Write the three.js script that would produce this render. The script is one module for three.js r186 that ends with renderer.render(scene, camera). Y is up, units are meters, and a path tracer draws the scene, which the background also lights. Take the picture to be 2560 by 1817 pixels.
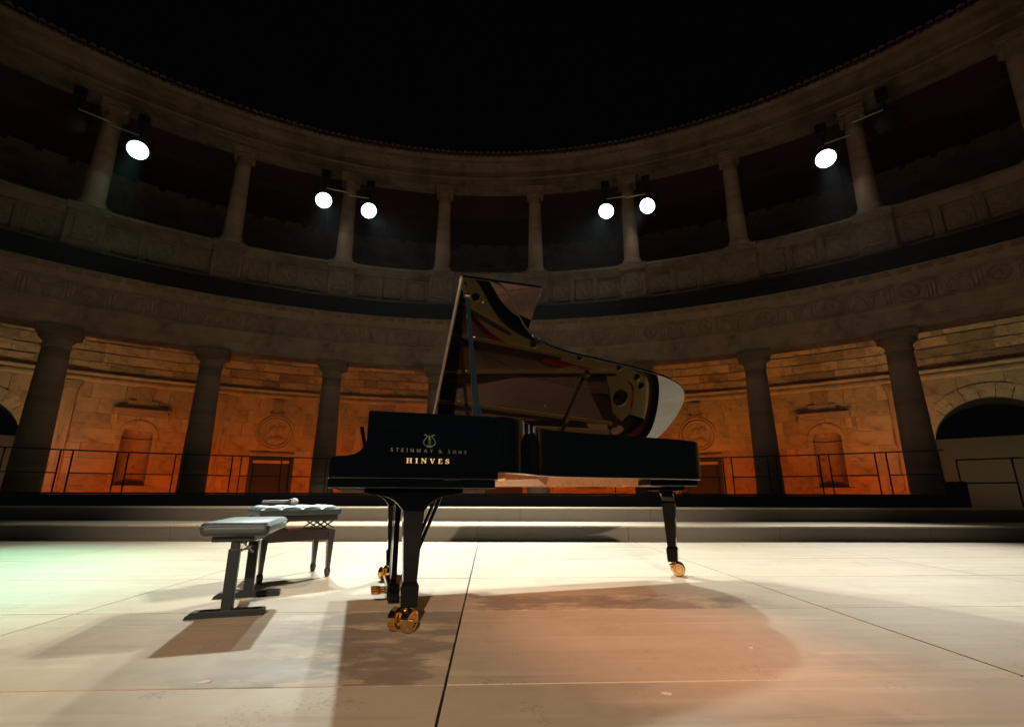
import * as THREE from 'three';
import { mergeGeometries, toCreasedNormals } from 'three/addons/utils/BufferGeometryUtils.js';
import { RoundedBoxGeometry } from 'three/addons/geometries/RoundedBoxGeometry.js';
import { FontLoader } from 'three/addons/loaders/FontLoader.js';
import { TextGeometry } from 'three/addons/geometries/TextGeometry.js';

/* ------------------------------------------------------------------ camera, sky, light, exposure */
const scene = new THREE.Scene();
const D = Math.PI / 180;
const camera = new THREE.PerspectiveCamera(77.33, 2560 / 1877.2, 0.05, 300);
camera.position.set(0, 0.613, 0);
camera.rotation.set(14.04 * D, 0, 0.148 * D, 'YXZ');
camera.setViewOffset(2560, 1877.2, 0, 0, 2560, 1817);

const renderer = new THREE.WebGLRenderer({ antialias: true });
renderer.toneMapping = THREE.LinearToneMapping;
renderer.toneMappingExposure = 1;
renderer.shadowMap.enabled = true;

{ // a clear night sky, almost black with a trace of blue
  const w = 32, h = 16, a = new Float32Array(w * h * 4);
  for (let j = 0; j < h; j++) for (let i = 0; i < w; i++) {
    const k = (j * w + i) * 4, e = Math.max(0, (j + 0.5) / h * 2 - 1);
    a[k] = 0.0004 - 0.0001 * e; a[k + 1] = 0.0005 - 0.0001 * e; a[k + 2] = 0.0009 - 0.0002 * e; a[k + 3] = 1;
  }
  const t = new THREE.DataTexture(a, w, h, THREE.RGBAFormat, THREE.FloatType);
  t.mapping = THREE.EquirectangularReflectionMapping; t.magFilter = THREE.LinearFilter; t.needsUpdate = true;
  scene.background = t; scene.environment = t;
}
const moon = new THREE.DirectionalLight(0xbfd0ff, 0.004);
moon.position.set(-30, 60, 25); moon.castShadow = true;
moon.shadow.camera.left = moon.shadow.camera.bottom = -30; moon.shadow.camera.right = moon.shadow.camera.top = 30; moon.shadow.camera.far = 200;
scene.add(moon);
scene.fog = new THREE.FogExp2(0xe8f4ff, 0.0003);

// strengths (candela) of the place's own lamps; the lamps stand in their builders below
const BACK_LIGHT = 440, FRONT_LIGHT = 1260, PINK_LIGHT = 240, ORANGE = 9, AMBER = 11, KHAKI = 15;

/* ------------------------------------------------------------------ helpers */
let seed = 7;
const rnd = () => { seed = (seed * 1664525 + 1013904223) >>> 0; return seed / 4294967296; };
const rr = (a, b) => a + (b - a) * rnd();
const V2 = (x, y) => new THREE.Vector2(x, y), V3 = (x, y, z) => new THREE.Vector3(x, y, z);
const names = new Map();
function numbered(n) { const k = names.get(n) || 0; names.set(n, k + 1); return k ? n + '_' + String(k).padStart(3, '0') : n; }
function tag(o, label, category, group, kind) {
  if (label) o.userData.label = label;
  if (category) o.userData.category = category;
  if (group) o.userData.group = group;
  if (kind) o.userData.kind = kind;
  return o;
}
function thing(name, label, category, pos = [0, 0, 0], turn = 0, group, kind) {
  const o = new THREE.Group(); o.name = numbered(name); scene.add(o);
  o.position.set(...pos); o.rotation.y = turn;
  return tag(o, label, category, group, kind);
}
function part(name, geo, mat, parent) {
  if (Array.isArray(geo)) geo = merge(geo);
  const m = new THREE.Mesh(geo, mat); m.name = parent === scene ? numbered(name) : name;
  m.castShadow = m.receiveShadow = true; parent.add(m); return m;
}
const merge = (gs) => mergeGeometries(gs.map((g) => { g = g.index ? g.toNonIndexed() : g; for (const k of Object.keys(g.attributes)) if (!['position', 'normal', 'uv'].includes(k)) g.deleteAttribute(k); return g; }));
const box = (x0, x1, y0, y1, z0, z1) => new THREE.BoxGeometry(x1 - x0, y1 - y0, z1 - z0).translate((x0 + x1) / 2, (y0 + y1) / 2, (z0 + z1) / 2);
function rbox(x0, x1, y0, y1, z0, z1, r = 0.004, s = 2) {
  return new RoundedBoxGeometry(x1 - x0, y1 - y0, z1 - z0, s, r).translate((x0 + x1) / 2, (y0 + y1) / 2, (z0 + z1) / 2);
}
function bar(a, b, w, d = w, round = false) { // a bar between two points
  const v = b.clone().sub(a), L = v.length();
  const g = round ? new THREE.CylinderGeometry(w, d, L, 14) : new THREE.BoxGeometry(w, L, d);
  const q = new THREE.Quaternion().setFromUnitVectors(V3(0, 1, 0), v.normalize());
  return g.applyQuaternion(q).translate((a.x + b.x) / 2, (a.y + b.y) / 2, (a.z + b.z) / 2);
}
function taper(wt, dt, wb, db, y0, y1) { // a four-sided tapered post, standing at 0
  const g = new THREE.BoxGeometry(1, 1, 1, 1, 1, 1), p = g.attributes.position;
  for (let i = 0; i < p.count; i++) { const up = p.getY(i) > 0; p.setXYZ(i, p.getX(i) * (up ? wt : wb), up ? y1 : y0, p.getZ(i) * (up ? dt : db)); }
  g.computeVertexNormals(); return g.index ? g.toNonIndexed() : g;
}
function extrude(pts, depth, bevel = 0, holes = [], seg = 5) {
  const s = new THREE.Shape(pts); for (const h of holes) s.holes.push(h);
  return new THREE.ExtrudeGeometry(s, { depth, bevelEnabled: bevel > 0, bevelSize: bevel, bevelThickness: bevel, bevelOffset: -bevel, bevelSegments: seg, curveSegments: 20, steps: 1 });
}
function holePath(x, y, r) { const p = new THREE.Path(); p.absarc(x, y, r, 0, Math.PI * 2, true); return p; }
function lathe(profile, seg = 200, crease = 0.35) {
  const g = new THREE.LatheGeometry(profile.map(([r, y]) => V2(r, y)), seg);
  let L = 0; const acc = [0]; for (let i = 1; i < profile.length; i++) { L += Math.hypot(profile[i][0] - profile[i - 1][0], profile[i][1] - profile[i - 1][1]); acc.push(L); }
  const uv = g.attributes.uv, n = profile.length, R = profile[0][0];
  for (let i = 0; i < uv.count; i++) uv.setXY(i, Math.floor(i / n) / seg * Math.PI * 2 * R / 4, acc[i % n] / 4);
  return toCreasedNormals(g, crease);
}

// tileable value noise
const lattice = new Float32Array(65536); for (let i = 0; i < 65536; i++) lattice[i] = rnd();
function vnoise(x, y, px, py, s) {
  const xi = Math.floor(x), yi = Math.floor(y); let fx = x - xi, fy = y - yi; fx = fx * fx * (3 - 2 * fx); fy = fy * fy * (3 - 2 * fy);
  const at = (a, b) => lattice[((((a % px) + px) % px) * 131 + (((b % py) + py) % py) * 7919 + s * 2713) & 65535];
  const a = at(xi, yi), b = at(xi + 1, yi), c = at(xi, yi + 1), d = at(xi + 1, yi + 1);
  return a + (b - a) * fx + (c - a) * fy + (a - b - c + d) * fx * fy;
}
function fbm(u, v, p, o, s, ax = 1) { let t = 0, a = 0.5, n = 0; for (let k = 0; k < o; k++) { t += a * vnoise(u * p, v * p * ax, p, p * ax, s + k); n += a; a *= 0.55; p *= 2; } return t / n; }
const enc = (c) => Math.max(0, Math.min(255, Math.round(255 * (c <= 0.0031308 ? 12.92 * c : 1.055 * Math.pow(c, 1 / 2.4) - 0.055))));
function colorTex(n, fn) { // fn(u, v) -> linear rgb
  const a = new Uint8Array(n * n * 4);
  for (let j = 0; j < n; j++) for (let i = 0; i < n; i++) { const c = fn(i / n, j / n), k = (j * n + i) * 4; a[k] = enc(c[0]); a[k + 1] = enc(c[1]); a[k + 2] = enc(c[2]); a[k + 3] = 255; }
  const t = new THREE.DataTexture(a, n, n); t.colorSpace = THREE.SRGBColorSpace; t.wrapS = t.wrapT = THREE.RepeatWrapping; t.magFilter = THREE.LinearFilter; t.needsUpdate = true; return t;
}
function grayTex(n, fn) {
  const a = new Uint8Array(n * n * 4);
  for (let j = 0; j < n; j++) for (let i = 0; i < n; i++) { const c = Math.max(0, Math.min(255, Math.round(255 * fn(i / n, j / n)))), k = (j * n + i) * 4; a[k] = a[k + 1] = a[k + 2] = c; a[k + 3] = 255; }
  const t = new THREE.DataTexture(a, n, n); t.wrapS = t.wrapT = THREE.RepeatWrapping; t.magFilter = THREE.LinearFilter; t.needsUpdate = true; return t;
}
const sm = (a, b, x) => { x = Math.max(0, Math.min(1, (x - a) / (b - a))); return x * x * (3 - 2 * x); };

/* ------------------------------------------------------------------ materials */
const std = (o) => new THREE.MeshStandardMaterial(o), phys = (o) => new THREE.MeshPhysicalMaterial(o);
const rgb = (r, g, b) => new THREE.Color().setRGB(r, g, b);

const stoneMap = colorTex(512, (u, v) => {
  const a = fbm(u, v, 4, 5, 1), b = fbm(u, v, 24, 4, 9), st = sm(0.52, 0.75, fbm(u, v, 6, 4, 21)), li = sm(0.6, 0.72, fbm(u, v, 10, 4, 33));
  const k = (0.78 + 0.3 * a) * (0.85 + 0.3 * b) * (1 - 0.3 * st); return [0.5 * k * (1 - 0.2 * li), 0.325 * k * (1 - 0.22 * li), 0.21 * k * (1 - 0.2 * li)];
});
const stoneBump = grayTex(512, (u, v) => 0.5 * fbm(u, v, 16, 5, 41) + 0.5 * sm(0.3, 0.45, fbm(u, v, 28, 3, 51)));
const stone = std({ map: stoneMap, bumpMap: stoneBump, bumpScale: 0.01, roughness: 0.92 });
const stoneTones = [[1, 1, 1], [0.9, 0.88, 0.86], [1.06, 1.03, 1], [0.95, 0.97, 0.98], [0.82, 0.78, 0.74], [1.03, 0.97, 0.9]].map((c) => std({ map: stoneMap, bumpMap: stoneBump, bumpScale: 0.012, roughness: 0.93, color: rgb(...c) }));
const stoneGrey = std({ map: stoneMap, bumpMap: stoneBump, bumpScale: 0.012, roughness: 0.85, color: rgb(0.78, 0.8, 0.8) });
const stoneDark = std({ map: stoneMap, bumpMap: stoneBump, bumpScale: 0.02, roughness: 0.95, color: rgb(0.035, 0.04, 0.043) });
const stoneHigh = std({ map: stoneMap, bumpMap: stoneBump, bumpScale: 0.014, roughness: 0.95, color: rgb(0.66, 0.69, 0.72) });
const stoneWall = std({ map: stoneMap, bumpMap: stoneBump, bumpScale: 0.01, roughness: 0.95, color: rgb(1.3, 1.35, 1.35) });
const vaultTones = [[1, 1, 1], [0.72, 0.7, 0.66], [1.12, 1.06, 1], [0.85, 0.84, 0.8], [0.6, 0.56, 0.5], [1.05, 0.95, 0.85]].map((c) => std({ map: stoneMap, bumpMap: stoneBump, bumpScale: 0.03, roughness: 0.95, color: rgb(...c) }));
const mortar = std({ color: rgb(0.3, 0.23, 0.15), roughness: 1 });
const paving = std({ map: stoneMap, bumpMap: stoneBump, bumpScale: 0.01, roughness: 0.9, color: rgb(0.6, 0.6, 0.6) });
const ceilingWood = std({ color: rgb(0.11, 0.04, 0.027), roughness: 0.7 });
const terracotta = std({ map: stoneMap, bumpMap: stoneBump, bumpScale: 0.01, roughness: 0.9, color: rgb(0.5, 0.37, 0.3) });
const doorWood = std({ color: rgb(0.016, 0.008, 0.005), roughness: 0.6 });
const boardWood = std({ color: rgb(0.05, 0.031, 0.017), roughness: 0.75 });
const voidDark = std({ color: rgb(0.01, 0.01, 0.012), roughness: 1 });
const railMat = std({ color: rgb(0.03, 0.017, 0.012), roughness: 0.5, metalness: 0.6 });
const blackMetal = std({ color: rgb(0.02, 0.021, 0.023), roughness: 0.45, metalness: 0.3 });
const steel = std({ color: rgb(0.5, 0.47, 0.4), roughness: 0.3, metalness: 1 });

function floorTex(s, worn) {
  return colorTex(1024, (u, v) => {
    const big = fbm(u, v, 3, 4, s), fine = fbm(u, v, 90, 3, s + 3), streak = fbm(u, v, 5, 5, s + 11, 9), st2 = fbm(u, v, 12, 4, s + 17);
    let k = 0.86 + 0.14 * big + 0.1 * (fine - 0.5) + 0.16 * (streak - 0.5);
    k *= 1 - 0.1 * sm(0.6, 0.72, st2) * sm(0.4, 0.6, big);
    let c = [0.52 * k, 0.402 * k, 0.292 * k];
    const grit = vnoise(u * 700, v * 700, 700, 700, s + 51) * vnoise(u * 37, v * 37, 37, 37, s + 52), scuff = sm(0.6, 0.75, fbm(u, v, 8, 5, s + 57, 10)) * sm(0.45, 0.65, fbm(u, v, 4, 3, s + 63));
    k = (1 - 0.3 * sm(0.62, 0.8, grit)) * (1 - 0.12 * scuff) * (1 + 0.1 * sm(0.62, 0.7, fbm(u, v, 5, 5, s + 71, 14)) - 0.05); c = c.map((x) => x * k);
    if (worn) { // paint worn through in ragged patches, on one part of either deck
      const xa = ((u + 0.5) % 1 - 0.5) * 4, zz = ((v + 0.5) % 1 - 0.5) * 4, a = Math.abs(xa) < 1, x = a ? xa : (u - 0.5) * 4;
      const m = a ? sm(-0.05, 0.45, x) : sm(0.02, 0.2, zz) * (1 - sm(0.5, 0.9, x));
      const n1 = fbm(u, v, 20, 6, s + 29, 2), n2 = fbm(u, v, 60, 4, s + 43, 2), w = m * sm(0.4, 0.55, n1 * 0.75 + n2 * 0.25), l = m * sm(0.56, 0.68, fbm(u, v, 34, 5, s + 47, 2));
      c = c.map((y, i) => y * (1 - w * [0.4, 0.41, 0.38][i]) * (1 + 0.22 * l));
    }
    return c;
  });
}
const floorRough = grayTex(512, (u, v) => 0.46 + 0.2 * fbm(u, v, 5, 5, 61, 4) + 0.08 * fbm(u, v, 40, 3, 67));
const floorBump = grayTex(512, (u, v) => 0.6 * fbm(u, v, 60, 3, 71) + 0.4 * fbm(u, v, 4, 3, 77));
const fA = floorTex(101, false), fW = floorTex(151, true);
const floorMats = [[1, 1, 1], [0.95, 0.96, 0.97], [1.04, 1.03, 1.02], [0.99, 0.97, 0.94]].map((c) => std({ map: fA, roughnessMap: floorRough, roughness: 1, bumpMap: floorBump, bumpScale: 0.0012, color: rgb(...c) }));
const floorWorn = std({ map: fW, roughnessMap: floorRough, roughness: 1, bumpMap: floorBump, bumpScale: 0.0015, color: rgb(0.98, 0.95, 0.93) });
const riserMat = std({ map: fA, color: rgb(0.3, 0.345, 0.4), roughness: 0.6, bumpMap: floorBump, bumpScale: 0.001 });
const blackCloth = phys({ color: rgb(0.0022, 0.0022, 0.0026), roughness: 1, specularIntensity: 0.15 });

const lacquer = phys({ color: rgb(0.0012, 0.0023, 0.0037), roughness: 0.05, ior: 1.72, clearcoat: 1, clearcoatRoughness: 0.02 });
const lacquerSatin = phys({ color: rgb(0.0012, 0.0017, 0.0025), roughness: 0.14, specularIntensity: 0.6 });
const brass = std({ color: rgb(0.86, 0.56, 0.22), roughness: 0.17, metalness: 1 });
const brassDull = std({ color: rgb(0.2, 0.19, 0.14), roughness: 0.35, metalness: 1 });
const goldLeaf = std({ color: rgb(0.95, 0.66, 0.32), roughness: 0.5, metalness: 0.25 });
const goldPlate = std({ color: rgb(0.62, 0.4, 0.14), roughness: 0.45, metalness: 0.4 });
const copper = std({ color: rgb(0.88, 0.54, 0.38), roughness: 0.45, metalness: 0.3 });
const felt = std({ color: rgb(0.55, 0.015, 0.03), roughness: 1 });
const mahogany = std({ color: rgb(0.12, 0.022, 0.016), roughness: 0.35 });
const spruceMap = colorTex(256, (u, v) => { const g = fbm(u, v, 3, 4, 81, 24), k = 0.8 + 0.4 * g; return [0.74 * k, 0.4 * k, 0.2 * k]; });
const spruce = std({ map: spruceMap, roughness: 0.5 });
const ivory = std({ color: rgb(0.75, 0.73, 0.68), roughness: 0.25 });
const leather = phys({ color: rgb(0.014, 0.024, 0.03), roughness: 0.5, clearcoat: 0.8, clearcoatRoughness: 0.45, sheen: 1, sheenRoughness: 0.4, sheenColor: rgb(0.75, 0.95, 1), bumpMap: floorBump, bumpScale: 0.0006 });
const benchMetal = std({ color: rgb(0.005, 0.009, 0.011), roughness: 0.42, metalness: 0.2 });
const benchWood = phys({ color: rgb(0.022, 0.019, 0.019), roughness: 0.3, clearcoat: 0.4 });
const chrome = std({ color: rgb(0.8, 0.8, 0.78), roughness: 0.15, metalness: 1 });

/* ------------------------------------------------------------------ the round courtyard: a circle about C */
const CX = -0.6385, CZ = 1.49;
const col0 = -0.417 * D, STEP = 11.25 * D, colAz = (i) => col0 + (i - 3.5) * STEP;
const onRing = (a, R, y = 0) => V3(CX + R * Math.sin(a), y, CZ - R * Math.cos(a));
const ringAt = (g, a, R, y = 0) => { const p = onRing(a, R, y); return g.rotateY(-a).translate(p.x, p.y, p.z); };   // a piece whose +z looks at the middle
const C = [CX, 0, CZ];

{ // paved ground under and beyond the stage
  const g = new THREE.CircleGeometry(26, 96).rotateX(-Math.PI / 2), uv = g.attributes.uv, p = g.attributes.position;
  for (let i = 0; i < uv.count; i++) uv.setXY(i, p.getX(i) / 3, p.getZ(i) / 3);
  const m = part('ground', g, paving, scene); m.position.set(CX, -0.25, CZ); tag(m, 'stone paved ground of the courtyard and its gallery', 'ground', null, 'structure');
}

/* ---- stage floor of 2 x 1 m decks, a little turned from the view */
const YAW = 2.6 * D;
const stage = thing('stage_floor', 'beige painted stage floor of rectangular decks under the piano', 'stage floor', [0, 0, 0], YAW, null, 'structure');
// in the stage's own axes: the joint met at (x -0.245, z -2.3), rows at z -2.754 + n
{
  const c = Math.cos(YAW), s = Math.sin(YAW), toS = (x, z) => [c * x - s * z, s * x + c * z];
  const [jx] = toS(-0.242, -2.3), [, jz] = toS(-0.1, -2.75), g0 = {};
  const panelGeo = (k) => {
    if (g0[k]) return g0[k];
    const g = box(-0.9955, 0.9955, -0.04, 0, -0.4955, 0.4955), p = g.attributes.position, uv = g.attributes.uv, ox = k === 'w1' ? 0 : k === 'w2' ? 2 : rnd() * 4, oz = k[0] === 'w' ? 0 : rnd() * 4;
    for (let i = 0; i < p.count; i++) uv.setXY(i, (p.getX(i) + ox) / 4, (p.getZ(i) + oz) / 4);
    return g0[k] = g;
  };
  for (let r = -3; r < 9; r++) for (let q = -5; q < 5; q++) {
    const worn = (r === 1 && q === -1) || (r === 2 && q === 0);
    const z = jz + 2.5 - r - 0.0 - 1, x = jx + 1 + q * 2;
    if (z < -6.9) continue;
    const m = part('deck_panel', panelGeo(worn ? 'w' + r : 'p' + Math.floor(rnd() * 8)), worn ? floorWorn : floorMats[Math.floor(rnd() * 4)], stage);
    m.position.set(x, -0.0008 * rnd(), z);
  }
  const under = part('underframe', box(jx - 10, jx + 10, -0.22, -0.05, -6.9, 5), blackCloth, stage);
}
/* ---- three rising steps behind the stage */
{
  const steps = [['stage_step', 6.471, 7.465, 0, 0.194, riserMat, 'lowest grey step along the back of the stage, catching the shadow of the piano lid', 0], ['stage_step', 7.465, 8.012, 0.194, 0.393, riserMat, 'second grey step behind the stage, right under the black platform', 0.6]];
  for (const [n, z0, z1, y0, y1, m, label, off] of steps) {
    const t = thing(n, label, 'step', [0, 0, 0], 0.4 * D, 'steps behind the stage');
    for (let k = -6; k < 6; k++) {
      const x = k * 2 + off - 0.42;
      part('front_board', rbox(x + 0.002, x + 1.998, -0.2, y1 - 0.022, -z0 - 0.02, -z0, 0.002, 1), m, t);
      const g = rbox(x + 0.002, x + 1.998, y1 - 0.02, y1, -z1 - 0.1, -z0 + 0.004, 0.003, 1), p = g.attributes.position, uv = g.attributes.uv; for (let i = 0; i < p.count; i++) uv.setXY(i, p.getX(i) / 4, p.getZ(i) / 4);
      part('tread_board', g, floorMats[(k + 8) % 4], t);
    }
  }
  const t = thing('black_platform', 'black covered platform between the steps and the colonnade', 'platform', [0, 0, 0], 0.4 * D);
  const CX0 = -0.6385; part('front', rbox(-12, 7.35, -0.2, 0.575, -8.05, -8.012, 0.003, 1), blackCloth, t);
  const zAt = (x) => -1.49 + Math.sqrt(14.75 ** 2 - (x - CX0) ** 2), pl = [V2(-11.9, 8.008), V2(7.35, 8.008)]; for (let x = 7.35; x > -11.9; x -= 0.4) pl.push(V2(x, zAt(x)));
  part('top', extrude(pl, 0.027, 0).rotateX(-Math.PI / 2).translate(0, 0.578, 0), blackCloth, t);
  part('side', rbox(7.31, 7.35, -0.2, 0.575, -zAt(7.35), -8.052, 0.003, 1), blackCloth, t);
}
{ // a cloth covered block at the right end of the platform
  const g = rbox(-0.11, 0.11, 0, 1.03, -0.11, 0.11, 0.03, 3);
  const m = part('covered_block', g, blackCloth, scene); m.position.set(7.95, -0.2, -8.6); tag(m, 'dark cloth covered block at the right end of the black platform', 'block');
}

/* ---- lower columns */
const shaftProfile = (rb, rt, y0, y1) => { const a = []; for (let i = 0; i <= 10; i++) { const t = i / 10; const r = rb + (rt - rb) * Math.pow(t, 1.35), y = y0 + (y1 - y0) * t; if (i === 3 || i === 7) a.push([r, y - 0.007], [r - 0.009, y - 0.003], [r - 0.009, y + 0.003], [r, y + 0.007]); else a.push([r, y]); } return a; };
const lowerNames = ['just outside the left edge of the picture, left of the dark arch', 'leftmost in view, between the dark left arch and the first orange bay', 'second from left, between the niche bay and the bay with the round medallion', 'right of the round medallion, behind the keyboard end of the piano', 'partly hidden behind the front edge of the raised piano lid', 'wholly hidden behind the raised piano lid', 'showing only its capital above the curved edge of the piano lid', 'right of the tail of the piano, between two orange bays', 'rightmost in view, between the orange niche bay and the big dark arch', 'past the right edge of the picture, beyond the big dark arch'];
function lowerColumn() {
  const t = thing('doric_column', '', 'column');
  part('shaft', lathe([[0.0, 3.78], ...shaftProfile(0.315, 0.25, 0.1, 3.78).reverse(), [0, 0.1]], 40), stoneGrey, t);
  part('base', lathe([[0, 0.1], [0.34, 0.1], [0.4, 0.07], [0.41, 0.02], [0.4, -0.03], [0.4, -0.05], [0.43, -0.05], [0.43, -0.25]], 40), stoneGrey, t);
  const c = part('capital', lathe([[0, 4.08], [0.36, 4.08], [0.355, 4.05], [0.33, 4.0], [0.285, 3.965], [0.285, 3.945], [0.25, 3.94], [0.252, 3.86], [0.275, 3.85], [0.28, 3.82], [0.27, 3.79], [0.25, 3.78], [0, 3.78]], 40), stoneGrey, t);
  part('abacus', [rbox(-0.385, 0.385, 4.08, 4.2, -0.385, 0.385, 0.012), rbox(-0.41, 0.41, 4.2, 4.248, -0.41, 0.41, 0.01)], stoneGrey, c);
  return t;
}
const lc = lowerColumn();
for (let i = -1; i <= 8; i++) {
  const o = i === -1 ? lc : lc.clone(); if (i !== -1) { o.name = numbered('doric_column'); scene.add(o); }
  const p = onRing(colAz(i), 15.3); o.position.copy(p); o.rotation.y = -colAz(i);
  tag(o, 'grey stone lower column ' + lowerNames[i + 1], 'column', 'lower columns of the round gallery');
}
/* ---- upper columns */
const upperNames = ['outside the left edge of the picture', 'leftmost in view, beside the single lit lamp on the left', 'second from left, with no lamp on it', 'between the left pair of lit lamps', 'left of the two plain columns over the piano lid', 'right of the two plain columns over the piano lid', 'between the right pair of lit lamps', 'second from right in view, with no lamp on it', 'beside the single lit lamp on the right', 'cut by the top right edge of the picture'];
function upperColumn() {
  const t = thing('ionic_column', '', 'column');
  part('shaft', lathe([[0, 10.16], ...shaftProfile(0.235, 0.185, 7.6, 10.16).reverse(), [0, 7.6]], 36), stone, t);
  part('base', lathe([[0, 7.6], [0.25, 7.6], [0.27, 7.57], [0.265, 7.54], [0.29, 7.51], [0.3, 7.47], [0.3, 7.45], [0.31, 7.45], [0.31, 7.36]], 36), stone, t);
  const c = part('capital', lathe([[0, 10.3], [0.24, 10.3], [0.25, 10.26], [0.22, 10.2], [0.2, 10.19], [0.2, 10.16], [0, 10.16]], 36), stone, t);
  const vol = []; for (const sx of [-1, 1]) vol.push(new THREE.CylinderGeometry(0.085, 0.085, 0.42, 20).rotateX(Math.PI / 2).translate(sx * 0.2, 10.24, 0), new THREE.CylinderGeometry(0.035, 0.035, 0.46, 12).rotateX(Math.PI / 2).translate(sx * 0.2, 10.24, 0));
  part('volutes', vol, stone, c);
  part('abacus', [rbox(-0.27, 0.27, 10.33, 10.42, -0.24, 0.24, 0.012), rbox(-0.29, 0.29, 10.42, 10.458, -0.26, 0.26, 0.01)], stone, c);
  return t;
}
const uc = upperColumn();
for (let i = -1; i <= 8; i++) {
  const o = i === -1 ? uc : uc.clone(); if (i !== -1) { o.name = numbered('ionic_column'); scene.add(o); }
  const p = onRing(colAz(i), 15.3); o.position.copy(p); o.rotation.y = -colAz(i);
  tag(o, 'slim stone upper column ' + upperNames[i + 1], 'column', 'upper columns of the round gallery');
}
/* ---- lower entablature */
{
  const t = thing('lower_entablature', 'curved stone entablature with frieze resting on the lower columns', 'entablature', C);
  part('architrave', lathe([[15.62, 4.84], [15.62, 4.25], [15.04, 4.25], [15.04, 4.5], [15.015, 4.505], [15.015, 4.74], [14.98, 4.76], [14.95, 4.785], [14.95, 4.84]]), stone, t);
  part('frieze', lathe([[15.6, 5.35], [15.6, 4.845], [15.05, 4.845], [15.05, 5.35]]), stone, t);
  part('cornice', lathe([[15.05, 5.352], [15.0, 5.38], [14.99, 5.5], [14.96, 5.58], [14.94, 5.64], [14.88, 5.675]]), stone, t);
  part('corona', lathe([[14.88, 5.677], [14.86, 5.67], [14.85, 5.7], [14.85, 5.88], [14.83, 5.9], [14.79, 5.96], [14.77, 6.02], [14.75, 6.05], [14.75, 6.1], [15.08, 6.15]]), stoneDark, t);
  const roundel = mergeGeometries([new THREE.CylinderGeometry(0.17, 0.18, 0.04, 24).rotateX(Math.PI / 2), new THREE.TorusGeometry(0.165, 0.022, 8, 28).translate(0, 0, 0.02), new THREE.SphereGeometry(0.05, 14, 8).scale(1, 1, 0.7).translate(0, 0, 0.02)].map((g) => (g.index ? g.toNonIndexed() : g)));
  const sk = new THREE.Shape([V2(-0.09, 0.15), V2(-0.22, 0.19), V2(-0.2, 0.12), V2(-0.1, 0.07), V2(-0.075, -0.05), V2(-0.06, -0.17), V2(0.06, -0.17), V2(0.075, -0.05), V2(0.1, 0.07), V2(0.2, 0.12), V2(0.22, 0.19), V2(0.09, 0.15)]);
  for (const s of [-1, 1]) { const h = new THREE.Path(); h.absellipse(s * 0.045, 0.05, 0.02, 0.028, 0, Math.PI * 2, true); sk.holes.push(h); }
  const skull = new THREE.ExtrudeGeometry(sk, { depth: 0.035, bevelEnabled: true, bevelSize: 0.012, bevelThickness: 0.012, bevelSegments: 2, curveSegments: 8 });
  const tri = merge([-1, 0, 1].map((k) => extrude([V2(k * 0.075 - 0.03, 0), V2(k * 0.075 + 0.03, 0), V2(k * 0.075 + 0.03, 0.48), V2(k * 0.075 - 0.03, 0.48)], 0.035, 0.01)).concat([box(-0.12, 0.12, 0.43, 0.49, 0, 0.06), box(-0.11, 0.11, -0.085, -0.045, -0.02, 0.1)]));
  const mut = rbox(-0.13, 0.13, -0.1, 0, -0.08, 0.05, 0.008, 1);
  const half = STEP / 4;
  for (let k = -20; k <= 20; k++) {
    const a = colAz(3) + k * half, a2 = a + half / 2;
    const tp = onRing(a, 15.05, 4.853).sub(V3(...C)); const m = part('triglyph', tri, stone, t); m.position.copy(tp); m.rotation.y = -a;
    const mp = onRing(a2, 15.05, 5.1).sub(V3(...C)), odd = ((k % 2) + 2) % 2;
    const d = part(odd ? 'skull_relief' : 'roundel', odd ? skull : roundel, stone, t); d.position.copy(mp); d.rotation.y = -a2;
    for (const b of [a, a2]) { const q = part('mutule', mut, stone, t); q.position.copy(onRing(b, 14.955, 5.655).sub(V3(...C))); q.rotation.y = -b; }
  }
}
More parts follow.
